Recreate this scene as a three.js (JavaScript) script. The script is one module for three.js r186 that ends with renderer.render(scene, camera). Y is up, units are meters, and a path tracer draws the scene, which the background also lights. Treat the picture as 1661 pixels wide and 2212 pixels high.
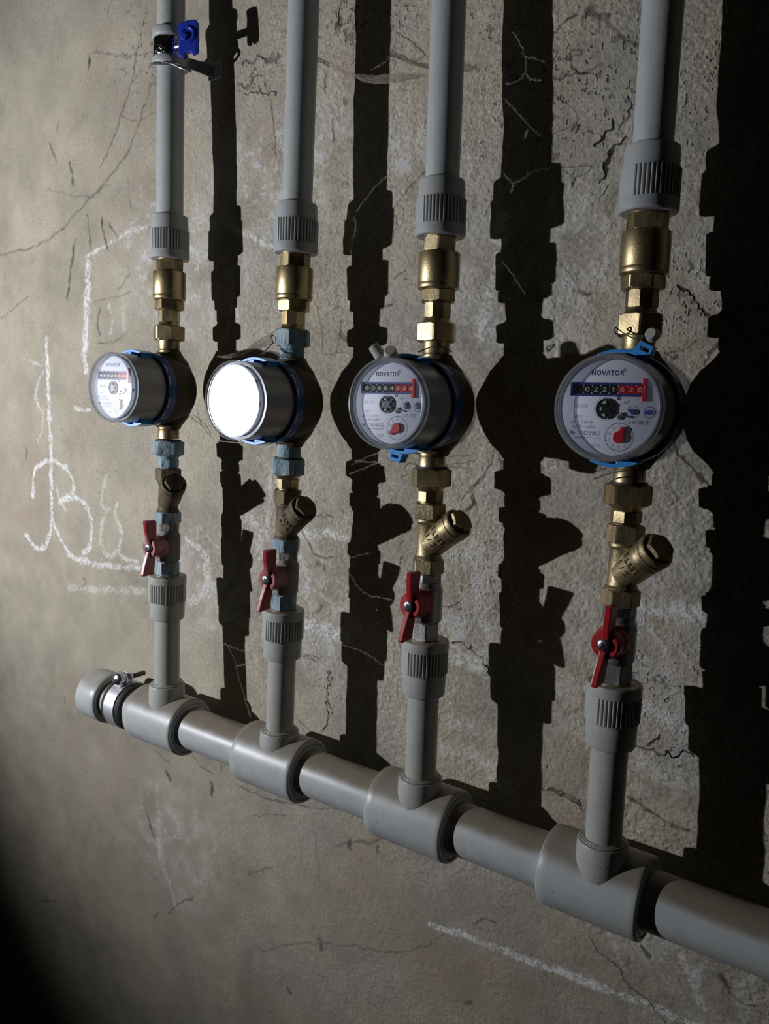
import * as THREE from 'three';
import { mergeGeometries, toCreasedNormals } from 'three/addons/utils/BufferGeometryUtils.js';
import { TextGeometry } from 'three/addons/geometries/TextGeometry.js';
import { FontLoader } from 'three/addons/loaders/FontLoader.js';

// ---------- camera, light, exposure ----------
const scene = new THREE.Scene();
scene.background = new THREE.Color(0x000000);
const renderer = new THREE.WebGLRenderer({ antialias: true });
renderer.toneMapping = THREE.LinearToneMapping;
renderer.toneMappingExposure = 1.0;
renderer.shadowMap.enabled = true;

const camera = new THREE.PerspectiveCamera(64.9, 1661 / 2212, 0.02, 20);
camera.position.set(0.4069, 1.0955, 0.5642);
{
  const right = new THREE.Vector3(0.80861472, 0.02601579, -0.58776306), up = new THREE.Vector3(-0.11233929, 0.98746833, -0.11084302);
  const back = new THREE.Vector3().crossVectors(right, up);
  camera.quaternion.setFromRotationMatrix(new THREE.Matrix4().makeBasis(right, up, back));
}
scene.add(camera);

// the single hand-held torch that lights the cellar, left of the photographer
const torch = new THREE.SpotLight(0xf6f8ff, 3.08, 0, 0.865, 1.0, 2);
torch.position.set(-0.771, 1.0822, 0.8015);
torch.target.position.set(-0.33, 1.085, 0);
torch.castShadow = true;
torch.shadow.radius = 0.32;
torch.shadow.mapSize.set(2048, 2048);
torch.name = 'torch_beam';
scene.add(torch, torch.target);

// ---------- helpers ----------
const MM = 0.001;
const V = (x, y, z) => new THREE.Vector3(x, y, z);
let seed = 7;
const rnd = () => { seed = (seed * 1664525 + 1013904223) >>> 0; return seed / 4294967296; };
const clamp = (x, a = 0, b = 1) => Math.min(b, Math.max(a, x));
const sstep = (a, b, x) => { const t = clamp((x - a) / (b - a)); return t * t * (3 - 2 * t); };
const mix = (a, b, t) => a + (b - a) * t;
// value noise on a hashed lattice
const NT = new Float32Array(65536);
for (let i = 0; i < 65536; i++) NT[i] = rnd();
function vn(x, y) {
  const xi = Math.floor(x), yi = Math.floor(y), fx = x - xi, fy = y - yi;
  const u = fx * fx * (3 - 2 * fx), v = fy * fy * (3 - 2 * fy);
  const x0 = xi & 255, x1 = (xi + 1) & 255, y0 = (yi & 255) << 8, y1 = ((yi + 1) & 255) << 8;
  const a = NT[y0 | x0], b = NT[y0 | x1], c = NT[y1 | x0], d = NT[y1 | x1];
  return a + (b - a) * u + (c - a + (a - b - c + d) * u) * v;
}
const vn3 = (x, y, z) => (vn(x + z * 0.37, y + 11.3) + vn(y - 5.1, z + x * 0.41) + vn(z + 19.7, x - y * 0.29)) / 3;

const used = {};
function numbered(name) {
  const k = used[name] = (used[name] ?? -1) + 1;
  return k ? name + '_' + String(k).padStart(3, '0') : name;
}
function thing(name, label, category, group) {
  const o = new THREE.Group();
  o.name = numbered(name);
  o.userData = { label, category };
  if (group) o.userData.group = group;
  scene.add(o);
  return o;
}
function part(name, geos, mat, parent, label) {
  let g = Array.isArray(geos) ? (geos.length > 1 ? mergeGeometries(geos.map(plainGeo)) : geos[0]) : geos;
  g = g.clone().scale(MM, MM, MM);
  const m = new THREE.Mesh(g, mat);
  m.name = name;
  m.castShadow = m.receiveShadow = true;
  if (label) m.userData.label = label;
  parent.add(m);
  return m;
}
function plainGeo(g) {
  g = g.index ? g.toNonIndexed() : g.clone();
  for (const k of Object.keys(g.attributes)) if (!['position', 'normal', 'uv', 'color'].includes(k)) g.deleteAttribute(k);
  return g;
}
// a solid turned round y: rows of [y, r] with r a number or a function of the angle (0 = +z, towards +x); all in mm
function polar(rows, n = 64, crease = 0.6) {
  const pos = [], uv = [], idx = [], R0 = 14;
  rows.forEach(([y, r], j) => {
    for (let i = 0; i <= n; i++) {
      const t = i / n * Math.PI * 2, q = typeof r === 'function' ? r(t) : r;
      pos.push(Math.sin(t) * q, y, Math.cos(t) * q);
      uv.push(t * R0 * MM, (y + q * 0.6) * MM);
    }
  });
  const w = n + 1;
  for (let j = 0; j + 1 < rows.length; j++) for (let i = 0; i < n; i++) {
    const a = j * w + i, b = a + 1, c = a + w + 1, d = a + w;
    const z0 = rows[j][1] === 0, z1 = rows[j + 1][1] === 0;
    if (!z0) idx.push(a, b, c);
    if (!z1) idx.push(a, c, d);
  }
  const g = new THREE.BufferGeometry();
  g.setAttribute('position', new THREE.Float32BufferAttribute(pos, 3));
  g.setAttribute('uv', new THREE.Float32BufferAttribute(uv, 2));
  g.setIndex(idx);
  return toCreasedNormals(g.toNonIndexed(), crease);
}
const hexR = (a, n = 6, ph = 0) => (t) => { const s = Math.PI * 2 / n, u = (((t - ph) % s) + s) % s - s / 2; return a / Math.cos(u); };
// chamfered nut with n flats at distance a from the axis
function nut(y0, y1, a, n = 6, ph = 0, bore = 0, ch = 1.6) {
  const h = hexR(a, n, ph), lim = (k) => (t) => Math.min(h(t), a * 0.985 + k * 1.9);
  const rows = [[y0, bore], [y0, a * 0.9], [y0, lim(0)], [y0 + ch * 0.35, lim(0.35 * ch)], [y0 + ch * 0.7, lim(0.7 * ch)], [y0 + ch, lim(ch)],
    [y1 - ch, lim(ch)], [y1 - ch * 0.7, lim(0.7 * ch)], [y1 - ch * 0.35, lim(0.35 * ch)], [y1, lim(0)], [y1, a * 0.9], [y1, bore]];
  return polar(rows, n === 8 ? 96 : 72, 0.35);
}
const rod = (y0, y1, r, n = 48, e = 0.5) => polar([[y0, 0], [y0, r - e], [y0 + e, r], [y1 - e, r], [y1, r - e], [y1, 0]], n);
const sleeve = (y0, y1, r, ri, n = 64, e = 0.6) => polar([[y0, ri], [y0, r - e], [y0 + e * 0.4, r - e * 0.2], [y0 + e, r], [y1 - e, r], [y1 - e * 0.4, r - e * 0.2], [y1, r - e], [y1, ri], [y0, ri]], n);
function colored(g, fn) {
  const p = g.attributes.position, n = g.attributes.normal, c = new Float32Array(p.count * 3);
  for (let i = 0; i < p.count; i++) c.set(fn(p.getX(i), p.getY(i), p.getZ(i), n.getX(i), n.getY(i), n.getZ(i)), i * 3);
  g.setAttribute('color', new THREE.BufferAttribute(c, 3));
  return g;
}
const turned = (g, q) => g.clone().applyQuaternion(q);
const moved = (g, x, y, z) => g.clone().translate(x, y, z);
const qTo = (d) => new THREE.Quaternion().setFromUnitVectors(V(0, 1, 0), d.clone().normalize());
// an extruded outline, bevelled, centred on its own z
function plate(pts, depth, bevel = 0.5, holes = []) {
  const s = new THREE.Shape(pts.map((p) => new THREE.Vector2(p[0], p[1])));
  holes.forEach((h) => s.holes.push(new THREE.Path(h.map((p) => new THREE.Vector2(p[0], p[1])))));
  return new THREE.ExtrudeGeometry(s, { depth: depth - 2 * bevel, bevelEnabled: bevel > 0, bevelThickness: bevel, bevelSize: bevel, bevelOffset: -bevel, bevelSegments: 2, curveSegments: 24 }).translate(0, 0, -depth / 2 + bevel);
}
const circlePts = (r, n = 32, x = 0, y = 0) => Array.from({ length: n }, (_, i) => [x + r * Math.cos(i / n * 2 * Math.PI), y + r * Math.sin(i / n * 2 * Math.PI)]);
function tube(pts, r, seg = 40, rad = 6) {
  return new THREE.TubeGeometry(new THREE.CatmullRomCurve3(pts), seg, r, rad, false);
}

// ---------- the plumbing rig: millimetre frame of the pipes, and its place against the wall ----------
// the plane of the pipes leans 1.8 degrees from the wall: they stand further off it at the foot than at the head
const wallN = V(-0.00424746, -0.03093104, 1), wallD = 52.7563420 / wallN.length();
wallN.normalize();
const RIG = new THREE.Quaternion().setFromUnitVectors(wallN, V(0, 0, 1));
const toWorld = (p) => p.clone().applyQuaternion(RIG).add(V(177, 810, wallD)).multiplyScalar(MM);
const PX = [-405.147, -248.320, -96.023, 55.361], PL = [-0.00209638, 0.01412623, -0.0155198, -0.01333052], PZ = [0.0016, 0.0085, 0.0033, -0.003];
const UP = [0, -6.45, -4.06, -1.62], LOW = [0, -5.44, -1.87, -0.14];
const axisAt = (i, y) => V(PX[i] + PL[i] * y, y, PZ[i] * y);
const axisQ = (i) => RIG.clone().multiply(new THREE.Quaternion().setFromUnitVectors(V(0, 1, 0), V(PL[i], 1, PZ[i]).normalize()));
function onRiser(o, i, y) {
  o.position.copy(toWorld(axisAt(i, y)));
  o.quaternion.copy(axisQ(i));
  return o;
}
const CHALK=[[7,1.0,-512,1138,-511,1105,-512,1062,-512,1018,-513,974,-515,929,-518,908,-525,891,-540,876,-558,877,-576,890],[6,.75,-557,943,-554,966,-546,980,-530,989,-510,994,-491,989,-475,982,-465,969,-467,958,-478,951,-496,942],[6,.7,-496,942,-482,946,-464,951,-447,946,-435,936,-431,921,-432,904,-438,890,-449,883],[5,.35,-502,964,-499,949,-485,935],[6,.8,-515,918,-501,899,-479,879,-461,874,-439,873],[7,.6,-483,878,-439,874,-396,876,-363,880,-337,885],[6,.5,-402,942,-410,924,-414,908,-409,894,-399,888,-385,894,-375,909,-373,920,-379,930,-385,939,-381,952],[6,.35,-398,982,-406,967,-410,949,-397,944],[5,.45,-382,894,-362,889,-346,889],[11,.75,-422,1221,-425,1186,-430,1146,-434,1116,-433,1102],[5,.4,-522,1101,-537,1083,-540,1065,-527,1050,-529,1033,-540,1012],[4,.35,-550,1115,-525,1108],[5,.5,-456,1058,-426,1059],[5,.55,-423,1231,-400,1236,-367,1246,-342,1251,-316,1254],[7,.25,-386,1174,-379,1161,-384,1145],[7,.2,-358,1173,-359,1145],[5,.5,-187,1240,-171,1234,-153,1226,-136,1219],[7,.75,63,616,97,622,119,623,143,626,167,628,193,631,217,634,236,635,258,638,279,639,310,640],[4,.35,226,680,238,658],[8,.4,279,687,287,676,295,657],[9,.3,287,674,297,688],[9,.5,-103,951,-74,957,-43,958],[14,.6,-96,867,-66,866,-43,863],[10,.3,-481,835,-335,857],[9,.45,-259,927,-233,913,-227,869],[12,.4,-256,858,-212,886],[10,.4,69,867,90,870,109,866],[12,.35,103,1223,99,1179,87,1137],[12,.4,231,944,251,942,273,947],[9,.35,230,933,250,910],[12,.4,233,871,267,863],[18,.22,89,964,100,923,100,876],[14,.25,71,786,107,789,130,771],[8,.2,-317,623,-311,537,-287,481],[5,.2,-230,608,-219,585,-238,566],[7,.28,-152,1022,-140,1014,-142,945],[6,.4,-197,1133,-187,1168,-181,1150],[14,.3,-130,1313,-107,1298,-74,1288],[9,.35,-178,964,-152,953,-152,925],[7,.3,-102,932,-88,921,-90,893],[16,.25,240,826,257,821,277,824],[10,.25,76,813,101,812]];
const MARKS=[[2.5,.5,-308,1464,-324,1435,-335,1404,-353,1373,-370,1348,-392,1323],[3,.5,-300,1397,-327,1358,-347,1331,-380,1309,-423,1288,-479,1262,-528,1249,-607,1245],[2,.4,-403,1442,-378,1434,-340,1425,-302,1420],[2,.4,-359,1369,-327,1360,-297,1364],[4,.8,-408,1442,-410,1425],[3,.6,-489,1361,-479,1339],[5,.7,-450,1333,-444,1312],[3,.8,-395,1270,-390,1252,-386,1235],[3,.6,-421,1275,-415,1236],[2.5,.6,-379,1262,-367,1246],[3,.55,-444,1252,-448,1236],[4,.75,-445,1250,-455,1221,-464,1187],[4,.75,-403,1171,-406,1157,-404,1145],[3,.4,-471,1380,-473,1372],[2,.35,-368,1484,-373,1474],[2,.4,-346,1305,-343,1274],[2,.35,-500,1311,-423,1295,-376,1304],[2,.5,-147,1365,-137,1342,-133,1313,-130,1297],[3,.6,-65,1320,-64,1303],[4,.6,-51,1333,-50,1330],[3,.55,-73,1357,-76,1344],[2,.4,-59,1269,-48,1264],[1.5,.8,135,1315,152,1315,162,1315,175,1316],[1.5,.8,137,1344,145,1349,153,1353],[5,.8,162,1352,164,1354,167,1351],[6,.8,170,1349,176,1348],[5,.8,173,1346,177,1342],[3,.6,180,1340,183,1336,189,1330,194,1326,199,1323],[2,.4,-614,1166,-548,1192],[2.5,.7,79,1007,87,1015,95,1025,100,1032,103,1038,105,1047,110,1042,112,1033],[4,.8,88,1011,88,1002,82,996],[1.5,.6,233,1123,241,1124,248,1126,252,1128],[1.8,.85,269,1129,265,1125,263,1122,259,1113],[4,.8,238,1119,240,1120],[2,.8,244,1062,248,1053,256,1045,270,1036],[2.5,.7,260,1116,265,1126,269,1129],[4,.8,167,1166,176,1164],[3,.8,244,1181,245,1177],[2.5,.7,232,795,241,795,251,791,266,787,278,788],[2,.5,236,888,250,891,262,892],[5,.75,-299,647,-295,640],[5,.75,-224,657,-226,644],[3,.7,-335,581,-329,567,-323,557],[5,.8,-30,665,-29,656],[4,.8,3,670,4,665],[5,.7,-66,542,-63,534],[3.5,.6,-108,467,-104,463],[4,.5,-319,460,-327,451],[3,.45,-258,506,-283,487,-301,468],[1.8,.35,-147,490,-118,510,-91,526,-54,543,-12,559,20,569,51,586,80,615],[2,.5,-255,683,-237,672,-221,669],[2.5,.5,-210,684,-210,677],[2,.5,-318,669,-304,663,-294,659],[2,.5,-189,670,-147,668,-108,674,-78,681,-33,693],[4,.5,-49,650,-29,662,-6,670,10,683],[1.5,.4,-164,641,-112,660],[2,.35,-74,654,-70,626,-66,600],[3,.3,-168,571,-131,596],[4,.35,-541,381,-584,361],[3,.5,-502,686,-500,676],[4,.6,104,558,109,561],[1.5,.7,210,671,221,662,235,656,243,647,251,644,262,638,272,630],[3,.7,250,682,255,677],[5,.8,307,685,311,680],[2,.6,309,681,320,673,334,676],[2,.5,107,636,118,645,128,646],[2.5,.6,173,783,189,782,198,775],[2,.55,-98,834,-86,832,-74,831],[2,.5,-97,833,-81,835,-61,839],[2,.7,-77,974,-70,974,-58,975],[2.5,.65,-94,955,-87,946,-81,938,-73,934,-59,937],[5,.7,-75,928,-73,927],[4,.6,-67,926,-66,925],[2.5,.6,-70,890,-71,884,-76,880],[3,.7,69,911,74,914,80,917],[2.5,.6,97,1028,95,1022,90,1018],[2,.5,-68,1157,-64,1160,-57,1162,-52,1163],[2.5,.7,-6,1160,4,1163],[3,.5,5,1183,11,1186,15,1189],[2,.35,-413,1180,-376,1183,-345,1188],[2,.45,-410,1132,-378,1135,-356,1143],[3,.4,-366,1193,-344,1207],[5,.5,-567,1006,-566,992],[4,.4,-487,1031,-485,1030],[4,.4,-451,852,-445,849,-453,841],[4,.35,-599,1223,-599,1215]];  // dark marks and drips, with thread and wire shadows painted among them
const CRACKS=[[4,1,184,1279,185,1276,181,1272,180,1269,177,1266,174,1263],[4.5,1,192,1265,187,1262,186,1255,182,1248,177,1240],[3,.7,200,1284,192,1277,190,1276],[3,.8,157,1280,154,1276],[2,.6,186,1236,181,1231],[3.5,1,238,1167,241,1162,246,1157,251,1153,254,1150,258,1147],[1.8,.9,-58,828,-59,816,-62,806,-61,792,-61,776,-65,762],[1.5,.6,-61,796,-56,788,-53,781],[2,.9,73,884,83,885,90,883,100,876,109,867],[2,.9,229,833,238,835,248,838,263,841,277,841],[3,.8,251,852,247,845,244,840],[2.5,.8,165,779,180,781,195,780],[1.2,.5,74,883,78,884,87,885],[2,.8,-171,1355,-153,1356,-130,1350],[6,.8,-171,1383,-159,1386,-130,1381],[5,.7,-183,1368,-162,1363,-156,1371],[5,.7,-61,1389,-59,1405,-52,1410],[5,.6,-82,1390,-80,1388]];
const PITS=[[134,1306,45],[181,1312,50],[145,1285,45],[238,1287,45],[-56,1390,35],[5,1383,25],[-153,1368,30],[85,1298,30],[99,942,45],[246,881,50],[141,997,30],[-302,1435,60],[74,1355,30],[249,1156,40]];
const PALE=[[91,1172,45],[171,1159,40],[161,1208,30],[257,1165,35],[-96,1296,50],[-153,1268,60],[-293,1228,60],[5,1283,25],[231,906,70],[83,920,60],[-67,893,60],[-212,891,60],[-243,1206,70],[307,693,60],[-286,559,60],[258,850,40]];
const RUST=[[-326,1387,90],[-153,1336,60],[96,1303,30],[-314,1285,60],[-588,953,70],[47,654,120],[98,604,90],[156,1277,25],[-35,1346,30],[171,765,50],[-443,644,80]];
const WEBS=[[[-60,1360,29,-34,1345,37,-15,1335,37,3,1330,37,25,1327,37,46,1326,27],[-60,1357,29,-34,1342,37,-15,1333,37,3,1325,38,25,1321,38,46,1325,27],[-9,1341,22,5,1344,22,6,1357,12,-2,1379,-4]],[[115,1343,21,124,1329,21,127,1314,21,122,1309,22,110,1309,22],[126,1324,21,135,1321,21,133,1325,-3],[127,1314,21,131,1309,21,140,1306,22]],[[112,1299,22,132,1278,22,133,1275,-1],[130,1269,23,132,1275,23],[116,1248,27,126,1239,28,139,1245,27,143,1254,-3],[126,1239,28,124,1233,28]],[[-216,1062,27,-201,1054,27,-191,1045,27],[-212,1069,26,-207,1056,27,-195,1045,27,-186,1039,27],[-234,1064,22,-210,1051,22]],[[-13,948,31,0,952,19],[-12,936,34,2,923,34,12,920,34,40,922,40],[-18,871,36,10,869,36,30,862,36],[-13,1028,31,6,1037,30,34,1044,46],[-15,1020,31,7,1029,31,39,1040,46],[-10,1032,31,32,1034,46]],[[146,1082,28,143,1069,29,151,1059,29,161,1057,29],[114,1190,25,126,1178,26,138,1162,26],[167,1065,20,165,1056,20,168,1040,21],[151,1037,26,162,1040,26,170,1044,26]],[[-172,839,28,-158,825,29,-151,806,29,-141,787,30,-121,777,43],[-174,836,28,-162,835,28,-144,834,28],[-154,817,29,-142,822,29]],[[-108,1115,90,-90,1120,84,-99,1131,54,-91,1139,44],[-66,1117,84,-85,1127,54],[-118,1116,85,-90,1114,95]],[[-35,1221,23,-24,1231,23,3,1255,22,16,1262,21],[-32,1232,23,-28,1213,23,-23,1201,23],[-20,1230,25,-18,1223,25,-24,1207,25]],[[-48,1167,43,-44,1148,38,-52,1120,24],[-36,1159,18,-38,1142,18,-42,1119,19],[-52,1120,24,-31,1122,24,-20,1120,24]]];
const WIRES={"m2":[[-76,1128,60,-75,1129,62,-77,1134,62,-76,1134,60],[-77,1128,60,-79,1122,66,-74,1117,78]],"m4":[[220,1131,57,219,1132,61,219,1135,61,220,1134,58,225,1131,60,233,1128,61,240,1130,61]],"m4b":[[210,1038,58,225,1044,67,238,1048,69,243,1052,65]],"m3":[[73,1120,64,78,1123,59,85,1125,57,92,1121,48]]};

// ---------- the plastered concrete wall: colour and relief computed in millimetres of the wall ----------
const LUT = new Uint8Array(4097);
for (let i = 0; i <= 4096; i++) { const v = i / 4096; LUT[i] = Math.round(255 * (v <= 0.0031308 ? 12.92 * v : 1.055 * Math.pow(v, 1 / 2.4) - 0.055)); }
const enc = (v) => LUT[Math.round(clamp(v) * 4096)];
const PATCH = { x0: -760, x1: 400, y0: 60, y1: 1580 };
const zone = (list, x, y) => { let w = 0; for (const [zx, zy, zr] of list) { const dx = x - zx, dy = y - zy, d2 = (dx * dx + dy * dy) / (zr * zr); if (d2 < 2.2) w = Math.max(w, 1 - d2 / 2.2); } return w; };
// broad waves of the plaster: these are in the mesh itself
function waves(x, y) {
  const rough = (sstep(-450, 60, x) * 0.8 + 0.35) * mix(0.5, 1, sstep(640, 840, y + 0.25 * x));
  return 2.0 * (vn(x / 190 + 3, y / 190) - 0.5) + 1.0 * rough * (vn(x / 48, y / 43 + 7) - 0.5) + 0.9 * rough * (vn(x / 17 + 31, y / 16) - 0.5) + 0.6 * rough * (vn(x / 7.3, y / 7 + 17) - 0.5);
}
function smoothLine(s) {
  const p = [];
  for (let i = 2; i < s.length; i += 2) p.push(V(s[i], s[i + 1], 0));
  if (p.length < 3) return p;
  return new THREE.CatmullRomCurve3(p).getPoints(p.length * 4);
}
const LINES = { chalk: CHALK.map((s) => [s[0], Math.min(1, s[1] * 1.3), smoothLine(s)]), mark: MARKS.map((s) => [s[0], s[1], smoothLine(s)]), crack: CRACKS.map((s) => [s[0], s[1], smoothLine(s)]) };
function rake(layer, t, lines, soft, jitter) {
  const sx = t.w / (t.x1 - t.x0), sy = t.h / (t.y1 - t.y0);
  for (const [width, strength, pts] of lines) for (let k = 0; k + 1 < pts.length; k++) {
    const a = pts[k], b = pts[k + 1], r = width * 0.9 + 2.5;
    const i0 = Math.max(0, Math.floor((Math.min(a.x, b.x) - r - t.x0) * sx)), i1 = Math.min(t.w - 1, Math.ceil((Math.max(a.x, b.x) + r - t.x0) * sx));
    const j0 = Math.max(0, Math.floor((Math.min(a.y, b.y) - r - t.y0) * sy)), j1 = Math.min(t.h - 1, Math.ceil((Math.max(a.y, b.y) + r - t.y0) * sy));
    const dx = b.x - a.x, dy = b.y - a.y, l2 = dx * dx + dy * dy + 1e-9;
    for (let j = j0; j <= j1; j++) for (let i = i0; i <= i1; i++) {
      let x = t.x0 + (i + 0.5) / sx, y = t.y0 + (j + 0.5) / sy;
      const jx = (vn(x / 3.1, y / 3.1 + 50) - 0.5) * jitter + (vn(x / 9 + 9, y / 9) - 0.5) * jitter * 1.5, jy = (vn(x / 3.3 + 70, y / 3.3) - 0.5) * jitter + (vn(x / 9, y / 9 + 40) - 0.5) * jitter * 1.5;
      x += jx; y += jy;
      const u = clamp(((x - a.x) * dx + (y - a.y) * dy) / l2), d = Math.hypot(x - a.x - u * dx, y - a.y - u * dy);
      const wv = width * 0.5 * (0.6 + 0.8 * vn(x / 6 + 13, y / 6));
      const v = strength * (1 - sstep(wv * (1 - soft), wv * (1 + soft * 0.6) + 0.15, d));
      const q = j * t.w + i;
      if (v > layer[q]) layer[q] = v;
    }
  }
}
function wallTile(x0, x1, y0, y1, w, h) {
  const t = { x0, x1, y0, y1, w, h }, N = w * h;
  const chalk = new Float32Array(N), mark = new Float32Array(N), crack = new Float32Array(N);
  rake(chalk, t, LINES.chalk, 0.55, 2.0);
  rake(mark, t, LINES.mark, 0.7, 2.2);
  rake(crack, t, LINES.crack.map(([w, s, l]) => [w * 0.7, s, l]), 0.6, 4.5);
  const col = new Uint8Array(N * 4), hgt = new Uint8Array(N);
  // slowly varying weights on a coarse lattice
  const cw = Math.ceil(w / 16) + 2, chh = Math.ceil(h / 16) + 2, Z = [PITS, PALE, RUST].map((L) => {
    const a = new Float32Array(cw * chh);
    for (let j = 0; j < chh; j++) for (let i = 0; i < cw; i++) a[j * cw + i] = zone(L, x0 + i * 16 / w * (x1 - x0), y0 + j * 16 / h * (y1 - y0));
    return a;
  });
  for (let j = 0; j < h; j++) {
    const y = y0 + (j + 0.5) / h * (y1 - y0);
    for (let i = 0; i < w; i++) {
      const x = x0 + (i + 0.5) / w * (x1 - x0), q = j * w + i;
      const ci = i / 16, cj = j / 16, c0 = Math.floor(ci), r0 = Math.floor(cj), fu = ci - c0, fv = cj - r0, o = r0 * cw + c0;
      const zz = (a) => mix(mix(a[o], a[o + 1], fu), mix(a[o + cw], a[o + cw + 1], fu), fv);
      const pit = zz(Z[0]), pale = zz(Z[1]), rust = zz(Z[2]);
      const rough = (sstep(-470, 40, x) * 0.75 + 0.3) * mix(0.5, 1, sstep(640, 840, y + 0.25 * x));
      const g1 = vn(x / 1.1, y / 1.1), g2 = vn(x / 2.6 + 5, y / 2.5), g3 = vn(x / 5.4, y / 5.2 + 3), g4 = vn(x / 12 + 40, y / 12), g5 = vn(x / 33, y / 30 + 8), g6 = vn(x / 90 + 2, y / 85);
      const coarse = rough * (0.7 + 0.6 * sstep(0.3, 0.7, g5));
      let hh = 0.26 * coarse * (g1 - 0.5) + 0.55 * coarse * (g2 - 0.5) + 0.45 * coarse * (g3 - 0.5);
      // aggregate grains and dents where the wall is coarse
      const p = g2 * 0.45 + g1 * 0.2 + g3 * 0.25 + g4 * 0.1, lim = 0.71 - 0.10 * pit - 0.02 * rough;
      const dent = sstep(lim, lim + 0.13, p);
      hh -= dent * (0.25 + 0.65 * pit);
      const grit = sstep(0.62, 0.9, vn(x / 1.5 + 33, y / 1.5 + 61)) * rough * (0.4 + g5);
      let tone = 0.80 + 0.20 * (g6 - 0.2) + 0.20 * (g5 - 0.3) + 0.14 * (g4 - 0.5) + 0.26 * rough * (g2 - 0.5) + 0.22 * (0.3 + rough) * (g1 - 0.5) + 0.28 * grit;
      let r = 0.428 * tone, g = 0.385 * tone, b = 0.300 * tone;
      const br = rust * sstep(0.35, 0.75, vn(x / 26 + 60, y / 26) * 0.6 + g4 * 0.4) * 0.5;
      r = mix(r, 0.34, br); g = mix(g, 0.25, br); b = mix(b, 0.18, br);
      const cool = sstep(0.45, 0.8, vn(x / 70 + 21, y / 60 + 33)) * 0.35 * sstep(-500, 100, x);
      r = mix(r, 0.34 * tone, cool); g = mix(g, 0.34 * tone, cool); b = mix(b, 0.335 * tone, cool);
      const pl = clamp(pale * 0.35 * sstep(0.3, 0.8, g5 * 0.5 + g4 * 0.5) + pale * 0.75 * sstep(0.55, 0.72, g3 * 0.55 + g2 * 0.45) * sstep(0.35, 0.7, g4));
      r = mix(r, 0.56, pl); g = mix(g, 0.555, pl); b = mix(b, 0.54, pl);
      const fleck = sstep(0.86, 0.95, vn(x / 1.7 + 90, y / 1.9 + 14)) * sstep(0.4, 0.7, vn(x / 31 + 9, y / 35)) * (0.25 + 0.25 * rough);
      const dk = 1 - clamp(dent * (0.14 + 0.42 * pit) + fleck);
      r *= dk; g *= dk; b *= dk;
      if (chalk[q] > 0) {
        const k = clamp(chalk[q] * (0.20 + 1.05 * sstep(0.32, 0.74, g1 * 0.45 + g2 * 0.4 + g4 * 0.2)));
        r = mix(r, 0.74, k); g = mix(g, 0.74, k); b = mix(b, 0.72, k);
        hh += 0.12 * k;
      }
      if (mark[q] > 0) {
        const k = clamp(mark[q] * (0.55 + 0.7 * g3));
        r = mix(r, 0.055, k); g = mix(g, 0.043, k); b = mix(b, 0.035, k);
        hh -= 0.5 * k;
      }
      if (crack[q] > 0) {
        const k = clamp(crack[q] * (0.5 + 0.8 * g3));
        r = mix(r, 0.035, k); g = mix(g, 0.028, k); b = mix(b, 0.024, k);
        hh -= 1.2 * k;
      }
      col[q * 4] = enc(r); col[q * 4 + 1] = enc(g); col[q * 4 + 2] = enc(b); col[q * 4 + 3] = 255;
      hgt[q] = Math.round(clamp((hh + 3.2) / 4) * 255);
    }
  }
  const map = new THREE.DataTexture(col, w, h), bump = new THREE.DataTexture(hgt, w, h, THREE.RedFormat);
  map.colorSpace = THREE.SRGBColorSpace;
  const W = PATCH.x1 - PATCH.x0, H = PATCH.y1 - PATCH.y0;
  for (const m of [map, bump]) {
    m.magFilter = m.minFilter = THREE.LinearFilter;
    m.wrapS = m.wrapT = THREE.ClampToEdgeWrapping;
    m.repeat.set(W / (x1 - x0), H / (y1 - y0));
    m.offset.set(-(x0 - PATCH.x0) / (x1 - x0), -(y0 - PATCH.y0) / (y1 - y0));
    m.needsUpdate = true;
  }
  return new THREE.MeshStandardMaterial({ name: 'plastered_concrete', map, bumpMap: bump, bumpScale: 0.004, roughness: 0.95, metalness: 0, specularIntensity: 0.5 });
}
const XS = -180, YS = 860;
const wallMats = [wallTile(PATCH.x0, XS, PATCH.y0, PATCH.y1, 1024, 2048), wallTile(XS, PATCH.x1, PATCH.y0, YS, 2048, 2048), wallTile(XS, PATCH.x1, YS, PATCH.y1, 2048, 2048)];
const concrete = new THREE.MeshStandardMaterial({ name: 'bare_concrete', color: new THREE.Color(0.13, 0.115, 0.10), roughness: 0.95 });
wallMats.push(concrete);
const ROOM = { x0: -1.75, x1: 1.35, z1: 2.0, h: 1.95 };
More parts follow.
